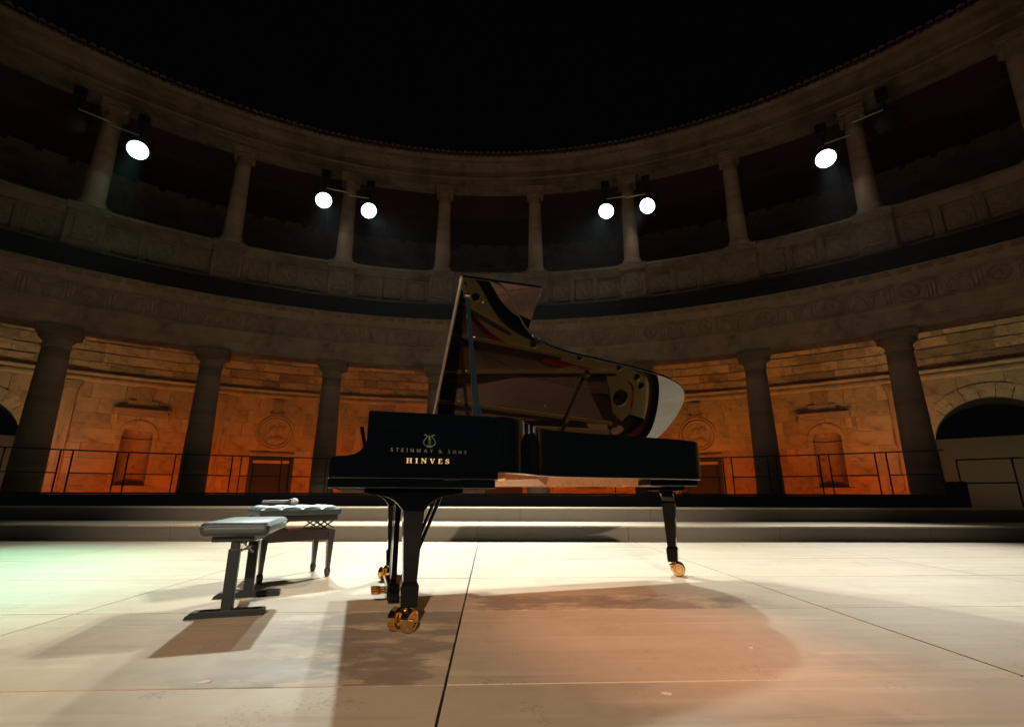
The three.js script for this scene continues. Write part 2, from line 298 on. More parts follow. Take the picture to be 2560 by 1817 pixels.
/* ---- parapet of the upper gallery */
{
  const t = thing('parapet', 'curved stone parapet with recessed panels under the upper columns', 'parapet', C);
  part('base_course', lathe([[15.05, 6.05], [15.1, 6.07], [15.14, 6.12], [15.14, 6.26], [15.18, 6.3], [15.25, 6.3]]), stoneHigh, t);
  part('backing', lathe([[15.6, 5.9], [15.6, 7.2], [15.25, 7.2], [15.25, 6.2]]), stoneHigh, t);
  part('coping', lathe([[15.62, 7.2], [15.62, 7.36], [15.1, 7.36], [15.09, 7.29], [15.14, 7.25], [15.17, 7.2], [15.19, 7.06], [15.25, 7.06]]), stoneHigh, t);
  const ped = mergeGeometries([rbox(-0.36, 0.36, 6.28, 7.18, -0.1, 0.2, 0.015), rbox(-0.4, 0.4, 7.15, 7.365, -0.1, 0.25, 0.02), rbox(-0.4, 0.4, 6.06, 6.3, -0.1, 0.24, 0.02), rbox(-0.22, 0.22, 6.45, 7.02, 0.18, 0.225, 0.02)].map((g) => (g.index ? g.toNonIndexed() : g)));
  const stile = box(-0.075, 0.075, 6.3, 7.06, -0.04, 0.07), slab = rbox(-0.25, 0.25, 6.4, 6.95, -0.03, 0.035, 0.015, 1);
  for (let i = -1; i <= 8; i++) {
    const p = onRing(colAz(i), 15.25).sub(V3(...C)), m = part('pedestal', ped, stoneHigh, t); m.position.copy(p); m.rotation.y = -colAz(i);
    if (i === 8) break;
    for (let k = 0; k < 3; k++) {
      const a = colAz(i) + STEP * (0.14 + 0.72 * (k + 0.5) / 3); const q = part('panel', slab, stoneHigh, t); q.position.copy(onRing(a, 15.25).sub(V3(...C))); q.rotation.y = -a;
      if (k) { const b = colAz(i) + STEP * (0.14 + 0.72 * k / 3), s = part('stile', stile, stoneHigh, t); s.position.copy(onRing(b, 15.25).sub(V3(...C))); s.rotation.y = -b; }
    }
  }
}
/* ---- upper entablature and roof */
{
  const t = thing('upper_entablature', 'curved stone beam and cornice resting on the upper columns', 'entablature', C);
  part('architrave', lathe([[15.58, 10.8], [15.58, 10.46], [15.1, 10.46], [15.1, 10.6], [15.08, 10.605], [15.08, 10.74], [15.04, 10.77], [15.04, 10.8]]), stoneHigh, t);
  part('frieze', lathe([[15.58, 11.03], [15.58, 10.803], [15.1, 10.803], [15.1, 11.03]]), stoneHigh, t);
  part('cornice', lathe([[15.58, 11.3], [15.58, 11.033], [15.05, 11.033], [15.0, 11.08], [14.97, 11.12], [14.78, 11.13], [14.77, 11.22], [14.7, 11.26], [14.66, 11.3], [15.58, 11.32]]), stoneHigh, t);
  const roof = thing('tiled_roof', 'curved clay tile roof edge against the night sky', 'roof', C);
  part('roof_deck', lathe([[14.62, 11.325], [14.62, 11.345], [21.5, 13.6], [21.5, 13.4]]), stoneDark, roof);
  const outer = new THREE.CylinderGeometry(0.075, 0.082, 0.6, 12, 1, true, -Math.PI / 2, Math.PI), inner = new THREE.CylinderGeometry(0.06, 0.067, 0.6, 12, 1, true, -Math.PI / 2, Math.PI);
  const lip = new THREE.CircleGeometry(0.078, 14, 0, Math.PI);
  const cyl = (g) => g.rotateX(Math.PI / 2);     // now along z, small end away, crown up
  const tile = merge([cyl(outer), cyl(inner), lip.translate(0, 0, 0.29)]);
  // check of the crown: the half with +y
  const n = 165; for (let k = 0; k < n; k++) {
    const a = (-58 + 116 * (k + 0.5) / n) * D, m = part('roof_tile', tile, terracotta, roof);
    m.position.copy(onRing(a, 14.83, 11.4 + rr(-0.006, 0.006)).sub(V3(...C))); m.rotation.set(0.3, -a + rr(-0.03, 0.03), 0, 'YXZ');
  }
}
/* ---- upper gallery: back wall, wooden ceiling, floor */
{
  const t = thing('upper_gallery_wall', 'dark curved back wall of the upper gallery under its wooden ceiling', 'wall', C);
  part('wall', lathe([[20.4, 5.8], [20.4, 9.9], [20.36, 9.92], [20.3, 9.98], [20.3, 10.12], [20.4, 10.14], [20.4, 11.5]]), stoneWall, t);
  const cl = thing('gallery_ceiling', 'dark reddish timber ceiling of the upper gallery', 'ceiling', C);
  part('boards', lathe([[15.6, 11.2], [20.5, 11.33]]), ceilingWood, cl);
  const beam = box(-0.08, 0.08, -0.05, 0.04, -2.3, 2.3);
  for (let k = -26; k <= 26; k++) { const a = col0 + k * STEP / 5, m = part('beam', beam, ceilingWood, cl); m.position.copy(onRing(a, 18, 11.26).sub(V3(...C))); m.rotation.set(-0.026, -a, 0, 'YXZ'); }
  part('rim_beam', lathe([[18.1, 11.26], [18.1, 11.08], [17.9, 11.08], [17.9, 11.26]]), ceilingWood, cl);
  const f = thing('gallery_slab', 'stone floor slab of the upper gallery above the vault', 'floor', C);
  part('slab', lathe([[15.6, 6.0], [20.5, 6.0]]), paving, f);
}
/* ---- lower gallery: wall of ashlar blocks with doors, niches, medallions and arches; rubble vault above */
const bayAz = (k) => colAz(k) + STEP / 2;              // bay k lies right of column k
const bayKind = { '-1': 'arch', 0: 'niche', 1: 'door', 2: 'niche', 3: 'arch', 4: 'niche', 5: 'door', 6: 'niche', 7: 'arch' };
{
  const RW = 20.3, wall = thing('gallery_wall', 'curved ashlar back wall of the lower gallery, lit orange between the columns', 'wall', C);
  const loc = (a, R, y) => onRing(a, R, y).sub(V3(...C));
  const put = (name, geo, mat, a, R, y, parent = wall) => { const m = part(name, geo, mat, parent); m.position.copy(loc(a, R, y)); m.rotation.y = -a; return m; };
  // openings: [az, half width(y), y0, y1]
  const openings = [];
  for (const [k, kind] of Object.entries(bayKind)) {
    const a = bayAz(+k) - 0.35 * D;
    if (kind === 'arch') openings.push([a, (y) => (y < 2.0 ? 1.32 : y < 3.3 ? Math.sqrt(Math.max(0, 1.32 ** 2 - (y - 2.0) ** 2)) : 0), -0.3, 3.4]);
    if (kind === 'niche') openings.push([a, (y) => (y < 2.32 ? 0.4 : y < 2.72 ? Math.sqrt(Math.max(0, 0.16 - (y - 2.32) ** 2)) : 0), 0.8, 2.75]);
    if (kind === 'door') openings.push([a, () => 0.66, -0.3, 1.8]);
  }
  const variants = []; for (let v = 0; v < 6; v++) {
    const g = rbox(-0.5, 0.5, -0.5, 0.5, -0.5, 0.5, 0.02, 1), uv = g.attributes.uv, ox = rnd(), oy = rnd(); for (let i = 0; i < uv.count; i++) uv.setXY(i, ox + uv.getX(i) * 0.3, oy + uv.getY(i) * 0.15); variants.push(g);
  }
  const rowH = 0.468, a0 = -52 * D, a1 = 51 * D;
  let nb = 0; const rest = [];
  for (let r = 0; r < 9; r++) {
    const y0 = -0.25 + r * rowH, yc = y0 + rowH / 2;
    let cuts = openings.filter((o) => yc > o[2] && (o[3] === 3.4 ? y0 : yc) < o[3]).map((o) => { const h = o[1](Math.max(yc < 1.9 || o[3] !== 3.4 ? yc : Math.max(y0, 1.9), 0)); return [o[0] - h / RW, o[0] + h / RW]; }).filter((c) => c[1] - c[0] > 0.004).sort((p, q) => p[0] - q[0]);
    let s = a0, spans = []; for (const c of cuts) { if (c[0] > s) spans.push([s, c[0]]); s = Math.max(s, c[1]); } spans.push([s, a1]);
    for (const [u, v] of spans) {
      const n = Math.max(1, Math.round((v - u) * RW / (0.95 + 0.1 * (r % 2)))), off = (r % 2) * 0.25;
      let e = u; for (let k = 0; k < n; k++) {
        const f = k === n - 1 ? v : u + (v - u) * (k + 1 + rr(-0.18, 0.18)) / n, w = (f - e) * RW - 0.005, am = (e + f) / 2; e = f;
        if (y0 < 0.3) { if (w > 0.02) { const g = box(-w / 2, w / 2, -rowH / 2 + 0.004, rowH / 2 - 0.004, -0.15, 0.15); rest.push(ringAt(g, am, RW + 0.15, yc).translate(-CX, 0, -CZ)); } continue; }
        if (w < 0.03) continue;
        const m = part('stone_block', variants[Math.floor(rnd() * 6)], stoneTones[Math.floor(rnd() * 6)], wall); nb++;
        m.scale.set(w, rowH - 0.005, 0.3); m.position.copy(loc(am, RW + 0.15 + rr(-0.006, 0.008), yc)); m.rotation.y = -am;
      }
    }
  }
  tag(part('footing_blocks', rest, stone, wall), null, null, null, 'stuff');
  // backing with holes only at the arches
  const arches = openings.filter((o) => o[3] === 3.4).map((o) => o[0]).sort((p, q) => p - q); let s = -Math.PI; const bk = [];
  for (const a of [...arches, null]) {
    const e = a === null ? Math.PI : a - 1.36 / RW, n = Math.max(2, Math.ceil((e - s) / 0.03)), pos = [], idx = [];
    for (let i = 0; i <= n; i++) { const b = s + (e - s) * i / n; for (const y of [-0.25, 4.2]) { const p = loc(b, RW + 0.85, y); pos.push(p.x, p.y, p.z); } if (i < n) idx.push(2 * i, 2 * i + 2, 2 * i + 1, 2 * i + 1, 2 * i + 2, 2 * i + 3); }
    const g = new THREE.BufferGeometry(); g.setAttribute('position', new THREE.Float32BufferAttribute(pos, 3)); g.setIndex(idx); g.computeVertexNormals(); bk.push(g); s = a === null ? 0 : a + 1.36 / RW;
  }
  part('wall_core', mergeGeometries(bk), mortar, wall);
  // string course and plinth moulding, full circle
  part('string_course', lathe([[20.45, 3.96], [20.3, 3.965], [20.2, 3.985], [20.16, 4.03], [20.16, 4.1], [20.2, 4.13], [20.2, 4.18], [20.14, 4.22], [20.14, 4.26], [20.5, 4.28]]), stone, wall);
  // pilasters facing each column
  const pil = merge([box(-0.26, 0.26, -0.25, 3.72, -0.05, 0.06), box(-0.3, 0.3, 3.72, 3.8, -0.05, 0.1), box(-0.33, 0.33, 3.8, 3.955, -0.05, 0.13), box(-0.31, 0.31, -0.25, 0.75, -0.05, 0.1)]);
  for (let i = -1; i <= 8; i++) put('pilaster', pil, stoneTones[(i + 6) % 4], colAz(i) - 0.2 * D, 20.3, 0);
  for (const [k, kind] of Object.entries(bayKind)) {
    const a = bayAz(+k) - 0.35 * D;
    if (kind === 'niche') {
      // half-round recess with a shell-less quarter dome
      const n = new THREE.CylinderGeometry(0.4, 0.4, 1.5, 24, 1, true, Math.PI / 2, Math.PI).scale(1, 1, 1.6).translate(0, 1.57, 0), d = new THREE.SphereGeometry(0.4, 24, 12, 0, Math.PI, 0, Math.PI / 2).rotateY(Math.PI).scale(1, 1, 1.6).translate(0, 2.32, 0);
      const nich = put('niche', merge([n, d, box(-0.42, 0.42, 0.74, 0.82, -0.66, 0.05)]), stoneTones[1], a, 20.3, 0);
      const imp = new THREE.TorusGeometry(0.385, 0.035, 8, 20, Math.PI).rotateX(-Math.PI / 2).scale(1, 1, 1.6).translate(0, 2.28, 0);
      part('impost', [imp, box(-0.56, -0.4, 2.22, 2.34, -0.05, 0.05), box(0.4, 0.56, 2.22, 2.34, -0.05, 0.05)], stoneTones[3], nich);
      const ring = new THREE.Shape(); ring.absarc(0, 0, 0.53, 0, Math.PI); ring.absarc(0, 0, 0.4, Math.PI, 0, true);
      part('surround', [new THREE.ExtrudeGeometry(ring, { depth: 0.05, bevelEnabled: true, bevelSize: 0.008, bevelThickness: 0.008, bevelSegments: 1, curveSegments: 20 }).translate(0, 2.34, -0.015), box(-0.53, -0.4, 0.8, 2.22, -0.05, 0.03), box(0.4, 0.53, 0.8, 2.22, -0.05, 0.03)], stoneTones[2], nich);
      const ped = put('pediment_shelf', [box(-0.62, 0.62, 2.98, 3.06, -0.05, 0.14), box(-0.7, 0.7, 3.06, 3.17, -0.05, 0.2), box(-0.76, 0.76, 3.17, 3.22, -0.05, 0.25), box(-0.52, 0.52, 3.22, 3.36, -0.05, 0.1), box(-0.4, 0.4, 3.36, 3.5, -0.05, 0.08)], stoneTones[0], a, 20.3, 0);
      for (const sx of [-1, 1]) part('bracket', extrude([V2(0, 0), V2(0.2, 0), V2(0.18, -0.08), V2(0.1, -0.16), V2(0.06, -0.3), V2(0, -0.36)], 0.14, 0.008).rotateY(-Math.PI / 2).translate(sx * 0.66 + 0.07, 3.06, 0), stoneTones[3], ped);
      put('keystone', taper(0.52, 0.16, 0.36, 0.12, 3.5, 3.96), stoneTones[4], a, 20.3, 0);
      put('niche_sill', rbox(-0.56, 0.56, 0.68, 0.8, -0.05, 0.12, 0.01), stoneTones[2], a, 20.3, 0);
    }
    if (kind === 'door') {
      const dr = put('door', box(-0.598, 0.598, -0.25, 1.718, -0.22, -0.17), doorWood, a, 20.3, 0);
      for (const sx of [-1, 1]) for (const [y0, y1] of [[-0.1, 0.45], [0.55, 1.0], [1.1, 1.6]]) part('door_panel', rbox(sx * 0.3 - 0.22, sx * 0.3 + 0.22, y0, y1, -0.18, -0.15, 0.008, 1), doorWood, dr);
      part('frame', [box(-0.72, -0.6, -0.25, 1.72, -0.25, 0.05), box(0.6, 0.72, -0.25, 1.72, -0.25, 0.05), box(-0.72, 0.72, 1.72, 1.84, -0.25, 0.05)], doorWood, dr);
      put('shelf_moulding', [box(-0.72, 0.72, 1.95, 1.99, -0.05, 0.1), box(-0.66, 0.66, 1.91, 1.95, -0.05, 0.06)], stoneTones[4], a, 20.3, 0);
      const td = put('medallion', new THREE.CylinderGeometry(0.5, 0.52, 0.06, 40).rotateX(Math.PI / 2), stoneTones[1], a, 20.3, 2.72);
      part('ring', [new THREE.TorusGeometry(0.5, 0.045, 10, 48).translate(0, 0, 0.03), new THREE.TorusGeometry(0.6, 0.05, 10, 48).translate(0, 0, 0)], stoneTones[2], td);
      part('relief', [new THREE.SphereGeometry(0.17, 18, 12).scale(1, 1.15, 0.35).translate(-0.06, 0.06, 0.03), new THREE.SphereGeometry(0.24, 18, 12).scale(1.2, 0.6, 0.25).translate(0.02, -0.26, 0.03), new THREE.SphereGeometry(0.12, 14, 10).scale(1, 1, 0.35).translate(0.17, 0.17, 0.03)], stoneTones[1], td);
      put('tondo_keystone', [box(-0.14, 0.14, 3.4, 3.82, -0.05, 0.09), box(-0.24, 0.24, 3.36, 3.42, -0.05, 0.12), box(-0.2, 0.2, 3.82, 3.9, -0.05, 0.14)], stoneTones[3], a, 20.3, 0);
    }
    if (kind === 'arch') {
      for (let q = 0; q < 13; q++) {       // voussoirs
        const t0 = Math.PI * q / 13 + 0.006, t1 = Math.PI * (q + 1) / 13 - 0.006, sh = new THREE.Shape();
        sh.absarc(0, 0, 1.68, t0, t1); sh.absarc(0, 0, 1.32, t1, t0, true);
        put('voussoir', new THREE.ExtrudeGeometry(sh, { depth: 0.34, bevelEnabled: false, curveSegments: 4 }).translate(0, 2.0, -0.3), stoneTones[Math.floor(rnd() * 6)], a, 20.3, 0);
      }
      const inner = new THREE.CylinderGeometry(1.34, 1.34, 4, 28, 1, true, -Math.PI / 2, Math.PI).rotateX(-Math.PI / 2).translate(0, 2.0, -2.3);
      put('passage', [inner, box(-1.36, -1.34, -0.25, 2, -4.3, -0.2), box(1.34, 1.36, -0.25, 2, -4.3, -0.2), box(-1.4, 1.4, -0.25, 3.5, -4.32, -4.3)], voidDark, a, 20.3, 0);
      const hd = put('hoarding', box(-1.33, 1.33, -0.25, 2.16, -0.16, -0.12), boardWood, a, 20.3, 0);
      part('rail', [box(-1.33, 1.33, 2.08, 2.18, -0.12, -0.08)], boardWood, hd);
    }
  }
  // rubble vault
  const vault = thing('gallery_vault', 'rough masonry vault over the lower gallery, above the string course', 'vault', C);
  const vp = []; for (let i = 0; i <= 16; i++) { const t = i / 16 * Math.PI; vp.push([17.98 + 2.36 * Math.cos(t), 4.28 + 1.62 * Math.sin(t)]); }
  part('vault_shell', lathe(vp, 200, 1), mortar, vault);
  for (let r = 0; r < 5; r++) {
    const t0 = 0.03 + r * 0.2, t1 = t0 + 0.195, tm = (t0 + t1) / 2, R = 17.98 + 2.33 * Math.cos(tm), y = 4.28 + 1.59 * Math.sin(tm);
    const tilt = Math.atan2(2.33 * Math.sin(tm), 1.59 * Math.cos(tm)), hh = Math.hypot(2.33 * Math.sin(tm), 1.59 * Math.cos(tm)) * 0.195 - 0.01, n = 54 - r;
    let e = a0; for (let k = 0; k < n; k++) {
      const f = a0 + (a1 - a0) * (k + 1 + rr(-0.42, 0.42)) / n, w = (f - e) * R - 0.012, am = (e + f) / 2; e = f; if (w < 0.1) continue;
      const m = part('stone_block', variants[Math.floor(rnd() * 6)], vaultTones[Math.floor(rnd() * 6)], vault);
      m.scale.set(w, hh * rr(0.84, 1), 0.12); m.position.copy(loc(am, R + 0.03 + rr(-0.045, 0.02), y)); m.rotation.set(tilt, -am, rr(-0.02, 0.02), 'YXZ');
    }
  }
}

/* ---- railing panels in front of the colonnade */
{
  const RB = 14.5, tube = 0.0145, mids = [-41.35, -37.33, -33.65, -29.45, -24.9, -20.6, -16.4, -12.2, -8, -3.8, 0.4, 4.6, 8.8, 13, 17.2, 20.0, 24.25, 28.1, 32.2, 36.25, 40.3];
  const side = ['leftmost, in front of the dark left arch column', 'first in front of the orange niche bay on the left', 'second in front of the left orange niche bay', 'in front of the second column from the left', 'in front of the medallion bay, left of the dark door', 'across the dark door left of the piano', 'just left of the piano keyboard'];
  const rside = ['just right of the piano tail, across the dark door', 'between the piano tail and the next column on the right', 'in front of the column right of the piano tail', 'across the niche right of the piano', 'across the orange glow at the right column', 'in front of the rightmost column in view'];
  for (let i = 0; i < mids.length - 1; i++) {
    const b0 = (mids[i] + (i === 14 ? 0.4 : 0.38)) * D, b1 = (mids[i + 1] - 0.38) * D, P = (b, y) => onRing(b, RB, y);
    const hidden = i >= 7 && i < 14; if (hidden && i !== 13) continue;
    const label = i < 7 ? side[i] : hidden ? '' : i === 14 ? 'behind the tail of the piano' : rside[i - 15];
    const t = thing('railing_panel', 'thin dark metal railing panel ' + (hidden ? 'seen only under the belly of the piano' : label), 'railing', [0, 0, 0], 0, 'railing panels in front of the colonnade');
    const mid = (b0 + b1) / 2, ext = 0.38 * D;
    part('top_rail', [bar(P(b0 - ext, 1.475), P(mid, 1.475), tube, tube, true), bar(P(mid, 1.475), P(b1 + ext, 1.475), tube, tube, true)], railMat, t);
    part('lower_rail', [bar(P(b0, 1.0), P(mid, 1.0), tube * 0.8, tube * 0.8, true), bar(P(mid, 1.0), P(b1, 1.0), tube * 0.8, tube * 0.8, true)], railMat, t);
    for (const b of [b0, b1]) part('post', bar(P(b, 0.5), P(b, 1.475), tube, tube, true), railMat, t);
  }
  // lower ramp railing at the far right
  const t = thing('railing_panel', 'lower metal railing panel in front of the boarded arch at far right', 'railing', [0, 0, 0], 0, 'railing panels in front of the colonnade');
  const P = (b, y) => onRing(b * D, 14.5, y), bs = [40.9, 43.95, 44.75, 48.5];
  for (let i = 0; i < 3; i += 2) { part('top_rail', bar(P(bs[i], 1.27), P(bs[i + 1] + (i ? 0 : 0.8), 1.27), tube, tube, true), railMat, t); part('lower_rail', bar(P(bs[i], 0.82), P(bs[i + 1], 0.82), tube, tube, true), railMat, t); }
  for (const b of bs) part('post', bar(P(b, -0.2), P(b, 1.27), tube, tube, true), railMat, t);
}

/* ------------------------------------------------------------------ lamps on the upper columns */
function stageLamp(az, R, y, aim, o) { // > housing, lens, yoke, arm
  const at = onRing(az, R, y), t = thing('stage_lamp', o.label, 'stage lamp', at.toArray(), 0, 'stage lamps on the upper columns');
  const dir = aim.clone().sub(at).normalize(), q = new THREE.Quaternion().setFromUnitVectors(V3(0, 0, 1), dir), turn = (g) => g.applyQuaternion(q);
  part('housing', turn(toCreasedNormals(new THREE.LatheGeometry([[0, -0.5], [0.12, -0.5], [0.17, -0.44], [0.2, -0.3], [0.21, -0.06], [0.25, -0.05], [0.25, 0.02], [0.235, 0.02], [0.23, -0.03], [0, -0.03]].map((p) => V2(...p)), 28).rotateX(Math.PI / 2), 0.5)), blackMetal, t);
  part('lamp_lens', turn(new THREE.SphereGeometry(0.3, 24, 8, 0, Math.PI * 2, 0, 0.82).rotateX(Math.PI / 2).scale(1, 1, 0.35).translate(0, 0, -0.075)), o.lit ? std({ color: 0x111111, emissive: new THREE.Color(...o.tint), emissiveIntensity: 14 }) : std({ color: rgb(0.006, 0.006, 0.008), roughness: 0.6 }), t);
  const side = V3(Math.cos(az), 0, Math.sin(az));
  const yk = []; const top = V3(0, 0.42, 0); for (const s of [-1, 1]) { const a = side.clone().multiplyScalar(s * 0.27).add(dir.clone().multiplyScalar(-0.15)), b = a.clone().setY(a.y + 0.34); yk.push(bar(a, b, 0.035, 0.012), bar(b, top, 0.03, 0.012)); }
  part('yoke', yk, blackMetal, t);
  const inward = side.clone().multiplyScalar(o.toColumn), A = V3(0, 0.42, 0), B = inward.clone().add(V3(0, 0.42, 0));
  part('bar', [bar(A, B, 0.022, 0.022, true)], steel, t);
  part('clamp', [bar(V3(0, 0.36, 0), V3(0, 0.72, 0), 0.03, 0.03, true), rbox(-0.12, 0.12, 0.7, 1.0, -0.1, 0.1, 0.03).rotateY(-az)], blackMetal, t);
  if (o.lit) {
    const L = new THREE.SpotLight(new THREE.Color(...o.tint), BACK_LIGHT * (o.power || 1), 0, (o.cone || 19) * D, o.blend ?? 0.75, 2);
    L.position.copy(dir).multiplyScalar(0.32); L.target.position.copy(aim.clone().sub(at)); t.add(L); t.add(L.target); L.castShadow = true; L.shadow.radius = 7;
  }
  return t;
}
const cool = [0.88, 1.0, 1.0], warmWhite = [0.9, 1.02, 0.93];
stageLamp(-37.26 * D, 14.55, 8.96, V3(-4.6, 0, -3.8), { lit: 1, tint: [0.42, 1.0, 0.76], power: 1.5, cone: 11, blend: 1, toColumn: -0.62, label: 'glaring white stage lamp right of the leftmost upper column' });
stageLamp(-42.1 * D, 14.55, 9.05, V3(-4, 0, 0), { lit: 0, toColumn: 0.62, label: 'unlit stage lamp left of the leftmost upper column' });
stageLamp(-19.86 * D, 14.55, 8.98, V3(-1.0, 0, -5.3), { lit: 1, tint: warmWhite, toColumn: 0.6, label: 'glaring white stage lamp on the left side of the second lamp column from left' });
stageLamp(-14.79 * D, 14.55, 8.89, V3(1.2, 0, -5.3), { lit: 1, tint: warmWhite, toColumn: -0.6, label: 'glaring white stage lamp on the right side of the second lamp column from left' });
stageLamp(13.9 * D, 14.55, 8.93, V3(-0.6, 0, -5.6), { lit: 1, tint: warmWhite, toColumn: 0.6, label: 'glaring white stage lamp on the left side of the third lamp column from left' });
stageLamp(18.64 * D, 14.55, 8.89, V3(-2.6, 0, -5.7), { lit: 1, tint: warmWhite, toColumn: -0.6, label: 'glaring white stage lamp on the right side of the third lamp column from left' });
stageLamp(36.3 * D, 14.55, 8.88, V3(4.2, 0, -4.6), { lit: 1, tint: [0.95, 1.0, 0.92], toColumn: 0.66, power: 1.25, cone: 16, blend: 0.9, label: 'glaring white stage lamp left of the rightmost lamp column' });
stageLamp(41.4 * D, 14.55, 9.2, V3(4, 0, 0), { lit: 0, toColumn: -0.66, label: 'unlit stage lamp right of the rightmost lamp column' });
// two fellows on the opposite side of the ring, behind the camera: the front light and a narrow pink one
stageLamp(173.6 * D, 14.55, 9.9, V3(-0.8, 0, -3.9), { lit: 1, tint: [1, 0.8, 0.58], power: FRONT_LIGHT / BACK_LIGHT, cone: 12.5, blend: 0.5, toColumn: 0.6, label: 'warm front stage lamp on the gallery behind the camera' });
{
  const l = stageLamp(121.8 * D, 4.75, 6.5, V3(0.66, 0, -2.4), { lit: 1, tint: [1, 0.48, 0.32], power: PINK_LIGHT / BACK_LIGHT, cone: 5.6, blend: 1, toColumn: 0, label: 'pink front stage lamp on a tall stand behind the camera' });
  part('stand', bar(V3(0, 1.0, 0), V3(0, -6.7, 0.4), 0.03, 0.03, true), blackMetal, l);
}

/* ---- orange floor lights of the lower gallery, standing behind the black platform */
function floorLight(az, R, y, tint, power, upAt, label, cone = 50) {
  const at = onRing(az, R, y), aim = onRing(az, 20.3, upAt), t = thing('floor_light', label, 'floor light', at.toArray(), -az, 'floor lights of the lower gallery');
  part('housing', [rbox(-0.2, 0.2, -0.12, 0.1, -0.05, 0.08, 0.01), rbox(-0.24, -0.2, -0.2, 0.06, -0.02, 0.04, 0.004), rbox(0.2, 0.24, -0.2, 0.06, -0.02, 0.04, 0.004)], blackMetal, t);
  part('lamp_face', box(-0.18, 0.18, -0.1, 0.08, -0.058, -0.052), std({ color: 0x050505, emissive: new THREE.Color(...tint), emissiveIntensity: 6 }), t);
  const L = new THREE.SpotLight(new THREE.Color(...tint), power, 0, cone * D, 0.9, 2); L.position.set(0, 0, -0.12); t.add(L); t.add(L.target); L.target.position.copy(aim.sub(at).applyAxisAngle(V3(0, 1, 0), az)); L.castShadow = true; L.shadow.radius = 4;
}
for (let k = 0; k <= 6; k++) {
  const a = bayAz(k), where = ['in the niche bay second from left', 'in the medallion bay left of the piano', 'in the bay behind the keyboard', 'in the bay behind the piano lid', 'in the bay behind the curve of the lid', 'in the door bay right of the piano tail', 'in the niche bay right of the piano'][k];
  for (const s of [-1, 1]) {
    const st = (k === 0 && s < 0) || (k === 6 && s > 0) ? 1.15 : k === 6 ? 0.45 : 0.85;
    floorLight(a + s * 3.2 * D, 17.7, 0.1, [1, 0.17, 0.008], ORANGE * st, 1.3, 'orange floor light ' + (s < 0 ? 'on the left ' : 'on the right ') + where);
  }
  floorLight(a, 16.3, 0.15, [1, 0.52, 0.09], AMBER * (k > 4 ? 1.45 : 1), 4.9, 'amber floor light standing in the middle ' + where, 40);
}
for (const k of [-1, 7]) floorLight(bayAz(k), 17.0, 0.2, [1, 0.95, 0.5], KHAKI, 3.4, 'dim yellowish floor light in the arch bay at the far ' + (k < 0 ? 'left' : 'right'), 58);

/* ------------------------------------------------------------------ the piano; x from keyboard to tail, z from the bass side (-) to the treble side (0) */
const PX = -0.8339, PZ = 2.1828, PA = 17.29 * D, W = 1.53;
const toWorld = (x, w, y = 0) => V3(PX + x * Math.cos(PA) - w * Math.sin(PA), y, -(PZ + x * Math.sin(PA) + w * Math.cos(PA)));
const piano = thing('grand_piano', 'black polished concert grand piano with its lid raised on the stage', 'grand piano', [PX, 0, -PZ], PA);
const TOP = 0.995, BOT = 0.715;
const rimCurve = (off = 0) => { // outline of the rim in (x, w), shrunk inwards by off
  const c = new THREE.CatmullRomCurve3([[0.80, 0], [0.86, 0.018], [0.95, 0.085], [1.04, 0.205], [1.13, 0.32], [1.23, 0.40], [1.36, 0.457], [1.55, 0.503], [1.8, 0.54], [2.05, 0.578], [2.28, 0.618], [2.45, 0.66], [2.58, 0.715], [2.665, 0.79], [2.715, 0.89], [2.735, 1.03], [2.73, 1.19], [2.695, 1.34], [2.62, 1.45], [2.5, 1.515], [2.35, 1.53], [1.9, 1.53], [1.4, 1.53], [0.80, 1.53]].map(([x, w]) => V3(x, w, 0)), false, 'centripetal');
  const n = 420, pts = c.getPoints(n), out = [];
  for (let i = 0; i <= n; i++) {
    const t = i === 0 ? V3(1, 0, 0) : i === n ? V3(-1, 0, 0) : pts[i + 1].clone().sub(pts[i - 1]).normalize();
    out.push(V2(pts[i].x - t.y * off, pts[i].y + t.x * off));
  }
  return out;
};
